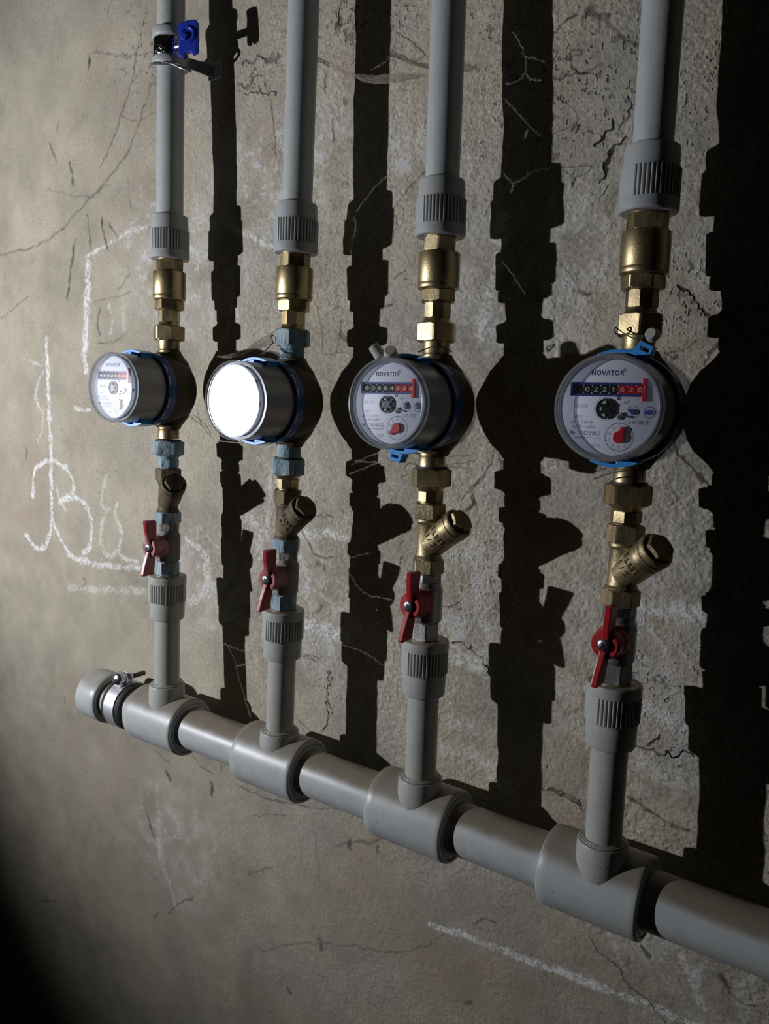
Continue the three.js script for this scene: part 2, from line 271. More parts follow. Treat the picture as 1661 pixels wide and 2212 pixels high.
{
  const step = 2.8, nx = Math.round((PATCH.x1 - PATCH.x0) / step), ny = Math.round((PATCH.y1 - PATCH.y0) / step);
  const pos = [], uv = [], runs = [[], [], [], []];
  for (let j = 0; j <= ny; j++) for (let i = 0; i <= nx; i++) {
    const u = i / nx, v = j / ny, x = mix(PATCH.x0, PATCH.x1, u), y = mix(PATCH.y0, PATCH.y1, v);
    const edge = sstep(0, 0.03, Math.min(u, 1 - u)) * sstep(0, 0.03, Math.min(v, 1 - v));
    pos.push(x * MM, y * MM, waves(x, y) * edge * MM);
    uv.push(u, v);
  }
  for (let j = 0; j < ny; j++) for (let i = 0; i < nx; i++) {
    const a = j * (nx + 1) + i, b = a + 1, c = b + nx + 1, d = c - 1;
    const x = mix(PATCH.x0, PATCH.x1, (i + 0.5) / nx), y = mix(PATCH.y0, PATCH.y1, (j + 0.5) / ny);
    runs[x < XS ? 0 : y < YS ? 1 : 2].push(a, b, c, a, c, d);
  }
  // the rest of the wall: a frame round the modelled patch, sides and back of a 15 cm thick wall
  const put = (x, y, z) => { pos.push(x, y, z); uv.push(x, y); return pos.length / 3 - 1; };
  const quad = (p) => { const k = p.map((q) => put(...q)); runs[3].push(k[0], k[1], k[2], k[0], k[2], k[3]); };
  const X0 = ROOM.x0 - 0.15, X1 = ROOM.x1 + 0.15, Y0 = -0.15, Y1 = ROOM.h + 0.15, a0 = PATCH.x0 * MM, a1 = PATCH.x1 * MM, b0 = PATCH.y0 * MM, b1 = PATCH.y1 * MM;
  quad([[X0, Y0, 0], [a0, Y0, 0], [a0, Y1, 0], [X0, Y1, 0]]); quad([[a1, Y0, 0], [X1, Y0, 0], [X1, Y1, 0], [a1, Y1, 0]]);
  quad([[a0, Y0, 0], [a1, Y0, 0], [a1, b0, 0], [a0, b0, 0]]); quad([[a0, b1, 0], [a1, b1, 0], [a1, Y1, 0], [a0, Y1, 0]]);
  const B = -0.15;
  quad([[X1, Y0, B], [X0, Y0, B], [X0, Y1, B], [X1, Y1, B]]); quad([[X0, Y0, B], [X0, Y0, 0], [X0, Y1, 0], [X0, Y1, B]]); quad([[X1, Y0, 0], [X1, Y0, B], [X1, Y1, B], [X1, Y1, 0]]);
  quad([[X0, Y1, 0], [X1, Y1, 0], [X1, Y1, B], [X0, Y1, B]]); quad([[X0, Y0, B], [X1, Y0, B], [X1, Y0, 0], [X0, Y0, 0]]);
  const g = new THREE.BufferGeometry();
  g.setAttribute('position', new THREE.Float32BufferAttribute(pos, 3));
  g.setAttribute('uv', new THREE.Float32BufferAttribute(uv, 2));
  const all = [];
  runs.forEach((r, k) => { g.addGroup(all.length, r.length, k); for (const v of r) all.push(v); });
  g.setIndex(new THREE.BufferAttribute(new Uint32Array(all), 1));
  g.computeVertexNormals();
  const m = new THREE.Mesh(g, wallMats);
  m.name = 'wall_back';
  m.userData = { kind: 'structure', label: 'stained plaster wall with chalk scribbles, cracks and dents behind the pipes', category: 'wall' };
  m.castShadow = m.receiveShadow = true;
  scene.add(m);
}
function slab(name, x0, x1, y0, y1, z0, z1, label, category) {
  const m = new THREE.Mesh(new THREE.BoxGeometry(x1 - x0, y1 - y0, z1 - z0), concrete);
  m.position.set((x0 + x1) / 2, (y0 + y1) / 2, (z0 + z1) / 2);
  m.name = name;
  m.userData = { kind: 'structure', label, category };
  m.castShadow = m.receiveShadow = true;
  scene.add(m);
}
slab('floor', ROOM.x0, ROOM.x1, -0.15, 0, 0, ROOM.z1, 'dark concrete cellar floor under the pipes', 'floor');
slab('ceiling', ROOM.x0, ROOM.x1, ROOM.h, ROOM.h + 0.15, 0, ROOM.z1, 'dark concrete cellar ceiling that the risers run up to', 'ceiling');
slab('wall_left', ROOM.x0 - 0.15, ROOM.x0, -0.15, ROOM.h + 0.15, 0, ROOM.z1 + 0.15, 'dark concrete side wall left of the pipes', 'wall');
slab('wall_right', ROOM.x1, ROOM.x1 + 0.15, -0.15, ROOM.h + 0.15, 0, ROOM.z1 + 0.15, 'dark concrete side wall that the header runs to', 'wall');
slab('wall_front', ROOM.x0, ROOM.x1, -0.15, ROOM.h + 0.15, ROOM.z1, ROOM.z1 + 0.15, 'dark concrete wall behind the photographer', 'wall');

// ---------- materials of the plumbing ----------
function grain(n, fn) {
  const d = new Uint8Array(n * n);
  for (let j = 0; j < n; j++) for (let i = 0; i < n; i++) d[j * n + i] = clamp(fn(i, j)) * 255;
  const t = new THREE.DataTexture(d, n, n, THREE.RedFormat);
  t.wrapS = t.wrapT = THREE.RepeatWrapping;
  t.magFilter = t.minFilter = THREE.LinearFilter;
  t.repeat.set(1 / 0.064, 1 / 0.064);
  t.needsUpdate = true;
  return t;
}
const wrapN = (i, j, n, k) => { const m = n / k, x = i / k, y = j / k, a = x / m, b = y / m; return mix(mix(vn(x, y), vn(x - m, y), a), mix(vn(x, y - m), vn(x - m, y - m), a), b); };
const castBump = grain(256, (i, j) => 0.5 * wrapN(i, j, 256, 4) + 0.5 * wrapN(i + 99, j, 256, 16));
const fineBump = grain(256, (i, j) => 0.6 * wrapN(i, j, 256, 2) + 0.4 * wrapN(i, j, 256, 7));
const crustBump = grain(256, (i, j) => 0.4 * wrapN(i, j, 256, 3) + 0.6 * wrapN(i, j, 256, 10));
// specks of dirt and faint smears on the plastic
const speckMap = (() => {
  const n = 1024, d = new Uint8Array(n * n * 4);
  for (let k = 0; k < n * n; k++) {
    const i = k % n, j = (k - i) / n, sm = 0.06 * wrapN(i, j, n, 64) + 0.04 * wrapN(i + 40, j, n, 16);
    const s = sstep(0.86, 0.93, wrapN(i, j + 77, n, 8)) * sstep(0.5, 0.7, wrapN(i + 300, j, n, 128)) * 0.55, c = (1 - sm) * (1 - s) * 255;
    d.set([c, c * (1 - 0.05 * s), c * (1 - 0.1 * s), 255], k * 4);
  }
  const t = new THREE.DataTexture(d, n, n);
  t.colorSpace = THREE.SRGBColorSpace;
  t.wrapS = t.wrapT = THREE.RepeatWrapping;
  t.magFilter = t.minFilter = THREE.LinearFilter;
  t.repeat.set(1 / 0.19, 1 / 0.19);
  t.needsUpdate = true;
  return t;
})();
const lin = (r, g, b) => new THREE.Color(r, g, b);
const std = (o) => new THREE.MeshStandardMaterial(o), phy = (o) => new THREE.MeshPhysicalMaterial(o);
const M = {
  pipeUp: std({ name: 'grey_plastic', map: speckMap, color: lin(0.52, 0.55, 0.55), roughness: 0.42, bumpMap: fineBump, bumpScale: 0.00006, vertexColors: true }),
  pipeLow: std({ name: 'grey_plastic_warm', map: speckMap, color: lin(0.52, 0.535, 0.49), roughness: 0.38, bumpMap: fineBump, bumpScale: 0.00005, vertexColors: true }),
  fitUp: std({ name: 'grey_fitting', map: speckMap, color: lin(0.46, 0.485, 0.49), roughness: 0.48, vertexColors: true }),
  fitLow: std({ name: 'grey_fitting_warm', map: speckMap, color: lin(0.51, 0.525, 0.48), roughness: 0.42, vertexColors: true }),
  header: std({ name: 'header_plastic', map: speckMap, color: lin(0.59, 0.62, 0.61), roughness: 0.38, vertexColors: true }),
  brass: std({ name: 'brass', color: lin(0.56, 0.46, 0.26), metalness: 1, roughness: 0.42, bumpMap: castBump, bumpScale: 0.00012, vertexColors: true }),
  castBrass: std({ name: 'cast_brass', color: lin(0.46, 0.385, 0.225), metalness: 0.85, roughness: 0.5, bumpMap: castBump, bumpScale: 0.0003, vertexColors: true }),
  oldBrass: std({ name: 'dusty_brass', color: lin(0.20, 0.16, 0.10), metalness: 0.4, roughness: 0.7, bumpMap: castBump, bumpScale: 0.0003, vertexColors: true }),
  brown: std({ name: 'shaded_brass_body', color: lin(0.075, 0.055, 0.03), metalness: 0.3, roughness: 0.6, bumpMap: castBump, bumpScale: 0.0003 }),  // brass of the meter bodies, darkened in colour for their unlit side
  verdigris: std({ name: 'verdigris', color: lin(0.30, 0.43, 0.48), metalness: 0, roughness: 0.85, bumpMap: crustBump, bumpScale: 0.0009, vertexColors: true }),
  nickel: std({ name: 'dull_nickel', color: lin(0.48, 0.49, 0.48), metalness: 0.75, roughness: 0.45, bumpMap: castBump, bumpScale: 0.0002, vertexColors: true }),
  oldNickel: std({ name: 'dusty_nickel', color: lin(0.36, 0.36, 0.33), metalness: 0.3, roughness: 0.7, bumpMap: crustBump, bumpScale: 0.0005, vertexColors: true }),
  red: phy({ name: 'red_enamel', color: lin(0.42, 0.012, 0.018), roughness: 0.4, clearcoat: 0.5, clearcoatRoughness: 0.3, vertexColors: true }),
  steel: std({ name: 'zinc_steel', color: lin(0.62, 0.62, 0.64), metalness: 1, roughness: 0.28 }),
  galvanized: std({ name: 'galvanized_band', color: lin(0.72, 0.73, 0.76), metalness: 0.75, roughness: 0.5 }),
  chrome: std({ name: 'chrome', color: lin(0.6, 0.62, 0.65), metalness: 1, roughness: 0.16, bumpMap: castBump, bumpScale: 0.0009 }),
  rubber: std({ name: 'black_rubber', color: lin(0.028, 0.027, 0.025), roughness: 0.65 }),
  blueKey: phy({ name: 'blue_plastic', color: lin(0.018, 0.045, 0.42), roughness: 0.35, clearcoat: 0.3 }),
  blueRing: phy({ name: 'lit_blue_plastic', color: lin(0.05, 0.32, 0.80), roughness: 0.38, clearcoat: 0.25 }),  // tabs: brighter copy of the ring plastic, torchlight put into the colour
  ringBlue: phy({ name: 'shaded_blue_plastic', color: lin(0.012, 0.075, 0.25), roughness: 0.4, clearcoat: 0.2 }),  // ring: same plastic as the tabs, its shade put into a darker colour
  shell: phy({ name: 'grey_housing', color: lin(0.33, 0.315, 0.30), roughness: 0.34, clearcoat: 0.4, clearcoatRoughness: 0.2 }),
  glass: phy({ name: 'clear_plastic', color: lin(0.80, 0.82, 0.86), roughness: 0.13, transmission: 0.84, thickness: 0, ior: 1.5 }),
  pane: phy({ name: 'scuffed_window', color: lin(0.98, 0.985, 0.99), roughness: 0.19, transmission: 1, thickness: 0, ior: 1.5 }),
  white: std({ name: 'white_plastic', color: lin(0.70, 0.72, 0.76), roughness: 0.4 }),
  navy: std({ name: 'blue_frame', color: lin(0.012, 0.03, 0.19), roughness: 0.45 }),
  black: std({ name: 'black_plastic', color: lin(0.012, 0.012, 0.013), roughness: 0.4 }),
  starGrey: std({ name: 'grey_star', color: lin(0.10, 0.11, 0.12), roughness: 0.35, metalness: 0.3 }),
  redFlag: std({ name: 'red_plastic', color: lin(0.50, 0.014, 0.024), roughness: 0.35 }),
  smallBlue: std({ name: 'small_pointer_blue', color: lin(0.03, 0.07, 0.30), roughness: 0.4 }),
  sealPlastic: phy({ name: 'milky_seal', color: lin(0.55, 0.53, 0.49), roughness: 0.5, transmission: 0.35, thickness: 0 }),
  wire: std({ name: 'twisted_wire', color: lin(0.10, 0.08, 0.06), metalness: 0.5, roughness: 0.5 }),
  web: std({ name: 'dusty_cobweb', color: lin(0.40, 0.36, 0.32), roughness: 1, side: THREE.DoubleSide }),
  veil: std({ name: 'cobweb_veil', color: lin(0.33, 0.27, 0.22), roughness: 1, side: THREE.DoubleSide, transparent: true, opacity: 0.5 }),
};
// wear and settled dirt, as factors on a material's own colour
const spots = (s) => (x, y, z) => { const k = 1 - 0.07 * vn3(x / 9 + s, y / 9, z / 9); return [k, k, k * 0.99]; };
const tarnish = (s, a = 0.5) => (x, y, z) => { const k = 1 - a * sstep(0.35, 0.7, vn3(x / 5 + s, y / 5 + s, z / 5)) - 0.18 * vn3(x / 1.4, y / 1.4, z / 1.4 + s); return [k, k * (0.98 - 0.06 * (1 - k)), k * 0.96]; };
const crust = (s) => (x, y, z) => {
  const k = vn3(x / 4 + s, y / 4, z / 4 - s), w = sstep(0.48, 0.66, k), d = sstep(0.56, 0.72, vn3(x / 2.4 - s, y / 2.4, z / 2.4));
  return [mix(mix(0.75, 1.35, w), 0.5, d), mix(mix(0.82, 1.12, w), 0.42, d), mix(mix(0.85, 1.10, w), 0.36, d)];
};
const dusty = (s, amount = 0.8) => (x, y, z, nx, ny, nz) => {
  const k = amount * sstep(0.42, 0.74, ny + 0.3 * (vn3(x / 9 + s, y / 9, z / 9) - 0.5)) , f = 0.06 * vn3(x / 6, y / 6 + s, z / 6);
  return [mix(1, 0.44, k) * (1 - f), mix(1, 0.345, k) * (1 - f), mix(1, 0.25, k) * (1 - f)];
};

// ---------- parts of one riser; all shapes in mm, y along the riser ----------
const RISER = ['leftmost riser', 'second riser from left', 'third riser from left', 'rightmost riser'];
const flipRows = (rows) => rows.map(([y, r]) => [-y, r]).reverse();
const ribR = (t) => {
  const deg = ((t * 180 / Math.PI) % 360 + 360) % 360, inPlate = (deg > 285 && deg < 345) || (deg > 105 && deg < 165);
  if (inPlate) return 18.45;
  const u = (t / (2 * Math.PI) * 42) % 1;
  return 17.55 + 0.95 * sstep(0.12, 0.3, u) * (1 - sstep(0.62, 0.8, u));
};
function adapter(i, yBase, flip, label, mat) {
  const o = onRiser(thing('threaded_adapter', label, 'pipe fitting', flip ? 'lower threaded adapters' : 'upper threaded adapters'), i, yBase);
  const f = flip ? flipRows : (r) => r, s = i * 7 + (flip ? 3 : 0), L = flip ? 44.5 : 40.2, k1 = flip ? 27 : 27.3, col = flip ? dusty(s, 0.6) : spots(s);
  part('socket_collar', colored(polar(f([[k1, 12.6], [k1, 17.2], [L - 1.8, 16.9], [L - 0.6, 16.5], [L, 15.6], [L, 12.6], [k1, 12.6]]), 72), col), mat, o);
  part('knurled_ring', colored(polar(f([[0, 12], [0, 17.2], [0.5, 18.1], [1.4, 18.6], [7.4, 18.6], [7.9, 18.45], [8.1, ribR], [k1 - 1.1, ribR], [k1 - 0.9, 17.9], [k1, 17.6], [k1, 12], [0, 12]]), 252, 0.5), col), mat, o);
  part('brass_insert', colored(polar(f([[0.2, 9.8], [-0.5, 9.8], [-0.5, 12.2], [0.2, 12.2], [0.2, 9.8]]), 48), tarnish(s)), M.brass, o, 'brass thread insert');
  return o;
}
const RISER_TOP = (i) => 1147;
function riserPipe(i) {
  const y0 = 438.2 + UP[i], o = onRiser(thing('riser_pipe', ['long grey plastic pipe above the leftmost meter, held by a clamp with a blue key', 'long grey plastic pipe above the second meter from the left, cobweb on its right', 'long grey plastic pipe above the third meter from the left', 'long grey plastic pipe above the rightmost meter, thickest in view'][i], 'pipe', 'pipes rising to the ceiling'), i, y0);
  const rows = [[0, 0], [0, 12.5]];
  for (let y = 12; y < RISER_TOP(i) - y0; y += 12) rows.push([y, 12.5]);
  rows.push([RISER_TOP(i) - y0, 12.5], [RISER_TOP(i) - y0, 0]);
  part('tube', colored(polar(rows, 64), spots(i * 5)), M.pipeUp, o);
  part('weld_bead', colored(new THREE.TorusGeometry(13.1, 0.9, 10, 64).rotateX(Math.PI / 2).toNonIndexed().translate(0, 0.4, 0), spots(2)), M.fitUp, o, 'thin melted plastic bead at the socket');
}
function checkValve(i) {
  const o = onRiser(thing('check_valve', 'round brass check valve above the meter of the ' + RISER[i], 'valve', 'brass check valves'), i, 351 + UP[i]);
  part('hexagon_end', colored(nut(0, 9.3, 12.2, 6, 0.35 + i * 0.13), tarnish(i)), M.brass, o);
  part('hexagon_end', colored(nut(36, 47, 11.3, 6, 0.1 + i * 0.2), tarnish(i + 3)), M.brass, o);
  part('valve_body', colored(polar([[9.3, 0], [9.3, 14.3], [9.9, 15.1], [10.6, 15.4], [13.4, 15.4], [13.7, 15.25], [14, 15.4], [35, 15.4], [35.6, 15.1], [36, 14.2], [36, 0]], 72), tarnish(i + 5, 0.28)), M.brass, o);
}
function unionFitting(i, upper) {
  const green = (upper && i === 1) || (!upper && i < 2);
  const y0 = upper ? 322.2 + UP[i] : 199 + LOW[i];
  const what = green ? 'union nut crusted blue-green with verdigris' : 'brass union nut with its tailpiece';
  const o = onRiser(thing('union_fitting', what + (upper ? ' just above the meter of the ' : ' just below the meter of the ') + RISER[i], 'pipe fitting', upper ? 'union nuts above the meters' : 'union nuts below the meters'), i, y0);
  const mat = green ? M.verdigris : M.brass, col = green ? crust(i * 3 + (upper ? 0 : 7)) : tarnish(i * 2 + 1, 0.4);
  const tailGreen = !upper && i === 0;
  const tailMat = tailGreen ? M.verdigris : M.brass, tailCol = tailGreen ? crust(4) : tarnish(i + 8);
  const yN = upper ? 0 : 13, ph = (upper ? [2, 31, 24, 18] : [11, 46, -10, -14])[i] * Math.PI / 180;
  const n = part('union_nut', colored(nut(yN, yN + 13.9, 13.5, 6, ph, 8, 1.8), col), mat, o);
  if (upper) {
    part('tailpiece', [colored(nut(17.6, 28.8, 9.6, 8, 0.2, 0, 0.8), tailCol), colored(polar([[13.9, 0], [13.9, 11.6], [15.4, 10.2], [17.6, 9.6], [17.6, 0]], 48), tailCol)], tailMat, o);
  } else {
    part('tailpiece', [colored(nut(1.5, 9.5, 9.4, 8, 0.2, 0, 0.8), tailCol), colored(polar([[9.5, 0], [9.5, 9.3], [11.2, 10], [13, 11.8], [13, 0]], 48), tailCol), colored(rod(0, 1.5, 9.2), tailCol)], tailMat, o);
    part('gasket', polar([[26.9, 8], [26.9, 12], [28.3, 12], [28.3, 8], [26.9, 8]], 48), M.rubber, o, 'dark flat gasket ring');
  }
  return o;
}
const font = await new FontLoader().loadAsync('fonts/droid/droid_sans_bold.typeface.json');
const PHI = [61.4, 72.1, 81.9, 63.8].map((d) => d * Math.PI / 180);
function strainer(i) {
  const old = i < 2, mat = old ? M.oldBrass : M.castBrass, s = i * 4;
  const label = ['dull brown Y strainer with its cap facing the viewer below the leftmost meter', 'dusty brown Y strainer with a slanted barrel below the second meter from the left', 'golden brass Y strainer with raised letters below the third meter from the left', 'golden brass Y strainer with a dark cap below the rightmost meter'][i];
  const o = onRiser(thing('strainer', label, 'strainer', 'Y strainers under the meters'), i, 144.5 + LOW[i]);
  const tc = tarnish(s, old ? 0.35 : 0.3);
  part('body', colored(polar([[11.5, 0], [11.5, 10.6], [13, 10.9], [14, 9.9], [15.5, 9.9], [16.5, 9.5], [38, 9.2], [39.5, 9.8], [40.5, 10.6], [41.5, 10.4], [42.5, 10.2], [42.5, 0]], 64), tc), mat, o);
  part('hexagon_end', colored(nut(0, 11.5, 11.3, 6, 0.4 + 0.17 * i), old ? crust(s + 1) : tc), old ? M.verdigris : mat, o, old ? 'hexagon crusted with blue-green verdigris' : undefined);
  part('hexagon_end', colored(nut(42.5, 54.5, 11, 6, 0.3 + 0.2 * i), tc), mat, o);
  const al = 37.7 * Math.PI / 180, d = V(Math.cos(al) * Math.sin(PHI[i]), Math.sin(al), Math.cos(al) * Math.cos(PHI[i])), q = qTo(d), at = V(0, 20.4, 0);
  const place = (g) => g.clone().applyQuaternion(q).translate(at.x, at.y, at.z);
  part('slanted_barrel', colored(place(polar([[2, 0], [2, 10.2], [10, 10.9], [24, 11.2], [25.2, 11.5], [26.2, 11.2], [29, 11.3], [29.8, 12.0], [31, 12.0], [31.6, 11.5], [32.4, 11.5], [33, 12], [35.5, 12.0], [36.4, 11.4], [36.6, 10.6], [36, 9.7], [34.5, 9.5], [34.5, 0]], 72), 0.5), tc), mat, o);
  part('cap', colored(place(nut(34, 40.8, 8.3, 6, 0.5 + i * 0.3, 0, 0.9)), tarnish(s + 2, 0.5)), old ? M.oldBrass : M.castBrass, o, 'hexagon screw cap');
  // raised letters round the barrel, reading across it
  const base = onRiser(new THREE.Group(), i, 144.5 + LOW[i]), cam = camera.position.clone().sub(base.position).applyQuaternion(base.quaternion.clone().invert());
  const w = cam.addScaledVector(d, -cam.dot(d)).normalize();
  if (i > 0) {
    const glyphs = [];
    const line = (text, along, size, shift) => {
      [...text].forEach((ch, k) => {
        const a = (k - (text.length - 1) / 2) * size * 0.092 * (size > 4 ? 1 : 1.05) + shift;
        const n = w.clone().applyAxisAngle(d, a), right = new THREE.Vector3().crossVectors(d, n);
        const g = new TextGeometry(ch, { font, size, depth: 1.0, curveSegments: 3, bevelEnabled: false });
        g.computeBoundingBox();
        g.translate(-(g.boundingBox.max.x + g.boundingBox.min.x) / 2, 0, 0);
        g.applyMatrix4(new THREE.Matrix4().makeBasis(right, d, n));
        g.translate(at.x + d.x * along + n.x * 10.7, at.y + d.y * along + n.y * 10.7, at.z + d.z * along + n.z * 10.7);
        glyphs.push(colored(g.toNonIndexed(), tc));
      });
    };
    line('BLMI', 17.3, 4.2, -0.28);
    line('1/2', 10.4, 4.0, -0.36);
    part('raised_lettering', glyphs, mat, o);
  }
}
function ballValve(i) {
  const old = i < 2, mat = old ? M.oldNickel : M.nickel, s = i * 3 + 2;
  const label = ['ball valve with a dusty pinkish red butterfly handle on the leftmost riser', 'ball valve with a chipped dark red butterfly handle on the second riser from the left', 'ball valve with a clean bright red butterfly handle on the third riser from the left', 'ball valve with a clean red butterfly handle on the rightmost riser'][i];
  const o = onRiser(thing('ball_valve', label, 'valve', 'ball valves with red handles'), i, 92 + LOW[i]);
  const tc = tarnish(s, 0.35);
  part('valve_body', [colored(polar([[14, 0], [14, 9.5], [15.2, 11.6], [16.5, 12.2], [39.5, 12.2], [41.2, 11.9], [42.6, 10.8], [46, 10.6], [46, 0]], 64), tc),
    colored(polar([[0, 0], [0, 7.2], [1, 8.4], [11, 8.2], [12, 7.4], [16.5, 7.2], [16.5, 0]], 48).rotateX(Math.PI / 2).translate(0, 30.5, 0), tc)], mat, o);
  part('hexagon_end', colored(nut(0, 14, 9.9, 6, 0.35 + 0.1 * i, 0, 1), i < 2 ? crust(s) : tc), i < 2 ? M.verdigris : mat, o, i < 2 ? 'hexagon end with pale blue crust' : undefined);
  part('hexagon_end', colored(nut(46, 52.5, 10.2, 8, 0.2, 0, 1), tc), mat, o);
  // the handle: a hub and two wings, thin across and deep towards the room
  const wing = [[16.8, 3], [25.6, 3], [27.4, 8], [30.2, 17], [32.0, 26.2], [31.0, 27.6], [19.6, 27.2], [18.2, 26], [17.4, 16], [16.8, 8]];
  const up = plate(wing, 4.6, 0.9).rotateY(-Math.PI / 2);
  const lean = 0.075;
  const top = up.clone().rotateZ(-lean), bottom = up.clone().rotateX(Math.PI).scale(1, 1, -1);
  const bi = bottom.attributes.position, flipIdx = bottom.index ? bottom.toNonIndexed() : bottom;
  const bp = flipIdx.attributes.position.array, bn = flipIdx.attributes.normal.array;
  for (let k = 0; k < bp.length; k += 9) for (let c = 0; c < 3; c++) { [bp[k + 3 + c], bp[k + 6 + c]] = [bp[k + 6 + c], bp[k + 3 + c]]; [bn[k + 3 + c], bn[k + 6 + c]] = [bn[k + 6 + c], bn[k + 3 + c]]; }
  flipIdx.rotateZ(-lean * 0.6);
  const hub = polar([[8, 0], [8, 10.2], [9, 11.2], [13.5, 11.2], [15, 10.4], [18.4, 10], [22.4, 9.8], [23.6, 9.4], [24.2, 8.6], [24.2, 5], [23.4, 4.6], [23.4, 0]], 56).rotateX(Math.PI / 2);
  const worn = old ? (x, y, z, nx, ny, nz) => {
    const near = 1 - sstep(7, 15, Math.abs(y)), low = sstep(2, -6, y) * 0.75;
    const k = (i === 0 ? 0.9 : 0.5) * sstep(0.44, 0.62, vn3(x / 4 + s, y / 5, z / 4) + 0.16 * Math.max(near, low) - 0.10) * Math.max(near, low, 0.12), e = sstep(25.8, 27.6, Math.abs(y)) * 0.5;
    return [mix(mix(0.85, 1.1, k), 0.8, e), mix(mix(1, 20, k), 12, e), mix(mix(1, 15, k), 8, e)];
  } : () => [1, 1, 1];
  const rot = [0.0, 0.05, 0.06, 0.06][i];
  const h = part('handle', [hub, top, flipIdx].map((g) => colored(plainGeo(g).rotateZ(-rot), worn)), M.red, o, ['dusty faded red butterfly handle', 'chipped red butterfly handle', 'bright red butterfly handle', 'red butterfly handle'][i]);
  h.position.set(0, 30.5 * MM, 0);
  if (i < 2) h.rotation.y = 0.06;
  const slot = (a) => new THREE.BoxGeometry(4.6, 0.9, 0.5).rotateZ(a);
  const sc = part('screw', polar([[23.4, 0], [23.4, 4.6], [25.6, 4.6], [26.4, 3.9], [26.8, 2.6], [26.8, 0]], 32).rotateX(Math.PI / 2), M.steel, h);
  part('screw_slot', [slot(0.5), slot(0.5 + Math.PI / 2)].map((g) => g.translate(0, 0, 26.75)), M.black, h, 'dark cross recess of the screw');
}
function stubPipe(i) {
  const o = onRiser(thing('stub_pipe', 'short grey pipe between the tee and the ' + ['stained lower adapter of the leftmost riser', 'lower adapter of the second riser from left', 'lower adapter of the third riser from left', 'lower adapter of the rightmost riser'][i], 'pipe', 'stub pipes above the tees'), i, -21 + LOW[i]);
  const rows = [[0, 0], [0, 12.5]];
  for (let y = 6; y < 66; y += 6) rows.push([y, 12.5]);
  rows.push([68.5, 12.5], [68.5, 0]);
  part('tube', colored(polar(rows, 64), spots(i * 9 + 4)), M.pipeLow, o);
  part('weld_bead', [new THREE.TorusGeometry(13.4, 1.0, 10, 64).rotateX(Math.PI / 2).toNonIndexed(), new THREE.TorusGeometry(15.1, 0.7, 8, 64).rotateX(Math.PI / 2).toNonIndexed().translate(0, -0.2, 0)].map((g) => colored(g.translate(0, 0.6, 0), dusty(i, 0.5))), M.fitLow, o, 'melted plastic bead at the tee');
}

// ---------- the header along the wall ----------
const HS = 0.008, HY = (x) => -61.2 + HS * (x - PX[0]), HZ = (x) => -4 - 0.010 * (x - PX[0]);
const headQ = RIG.clone().multiply(new THREE.Quaternion().setFromUnitVectors(V(1, 0, 0), V(1, HS, -0.010).normalize()));
const onHeader = (o, x) => { o.position.copy(toWorld(V(x, HY(x), HZ(x)))); o.quaternion.copy(headQ); return o; };
const along = (rows, n = 96) => polar(rows, n).rotateZ(-Math.PI / 2).rotateX(0);   // y of the rows becomes +x
const teeX = PX.map((x, i) => x + PL[i] * -61);
const TL = 40.5, TR = 31.5;
function longRows(x0, x1, r, step = 8) {
  const rows = [[x0, 0], [x0, r]];
  for (let x = x0 + step; x < x1; x += step) rows.push([x, r]);
  rows.push([x1, r], [x1, 0]);
  return rows;
}
const RP = 20.4, RT = 28.8;
for (let i = 0; i < 4; i++) {
  const o = onHeader(thing('pipe_tee', 'grey plastic tee at the foot of the ' + ['leftmost riser, next to the rubber-lined clamp', 'second riser from left', 'third riser from left', 'rightmost riser, biggest in view'][i], 'pipe fitting', 'tees along the header'), teeX[i]);
  const rows = [[-TL, RP], [-TL, RT - 1.6], [-TL + 0.6, RT - 0.6], [-TL + 1.8, RT]];
  for (let x = -TL + 7; x < TR - 4; x += 6) rows.push([x, RT]);
  rows.push([TR - 2.2, RT], [TR - 1.0, RT - 0.5], [TR - 0.3, RT - 1.2], [TR, RT - 2.2], [TR, RT - 3.2], [TR - 0.9, RT - 3.6], [TR - 0.9, RT - 5.0], [TR, RT - 5.4], [TR, RP], [-TL, RP]);
  part('tee_body', colored(along(rows), dusty(i * 6, 0.85)), M.header, o);
  const rq = headQ.clone().invert().multiply(axisQ(i)), foot = toWorld(axisAt(i, -21 + LOW[i])).sub(o.position).applyQuaternion(headQ.clone().invert()).multiplyScalar(1 / MM);
  const collar = polar([[-24, 12.6], [-24, 18.0], [-12, 17.8], [-1.4, 17.5], [-0.5, 17.1], [0, 16.2], [-0.2, 15.6], [0, 12.6], [-24, 12.6]], 72);
  part('branch_collar', colored(turned(collar, rq).translate(foot.x, foot.y, foot.z), dusty(i * 6 + 2, 0.55)), M.fitLow, o);
}
const headLabels = ['short grey header pipe at the end cap, inside the rubber-lined clamp', 'grey header pipe between the leftmost tee and the second tee', 'grey header pipe between the second tee and the third tee', 'grey header pipe between the third tee and the rightmost tee', 'grey header pipe leaving the frame right of the rightmost tee'];
const spans = [[-497, teeX[0] - TL], [teeX[0] + TR, teeX[1] - TL], [teeX[1] + TR, teeX[2] - TL], [teeX[2] + TR, teeX[3] - TL], [teeX[3] + TR, 1160]];
spans.forEach(([a, b], k) => {
  const c = (a + b) / 2, o = onHeader(thing('header_pipe', headLabels[k], 'pipe', 'header pipe lengths'), c);
  part('tube', colored(along(longRows(a - c, b - c, RP, k === 4 ? 14 : 6)), dusty(k * 8 + 1, 0.95)), M.header, o);
});
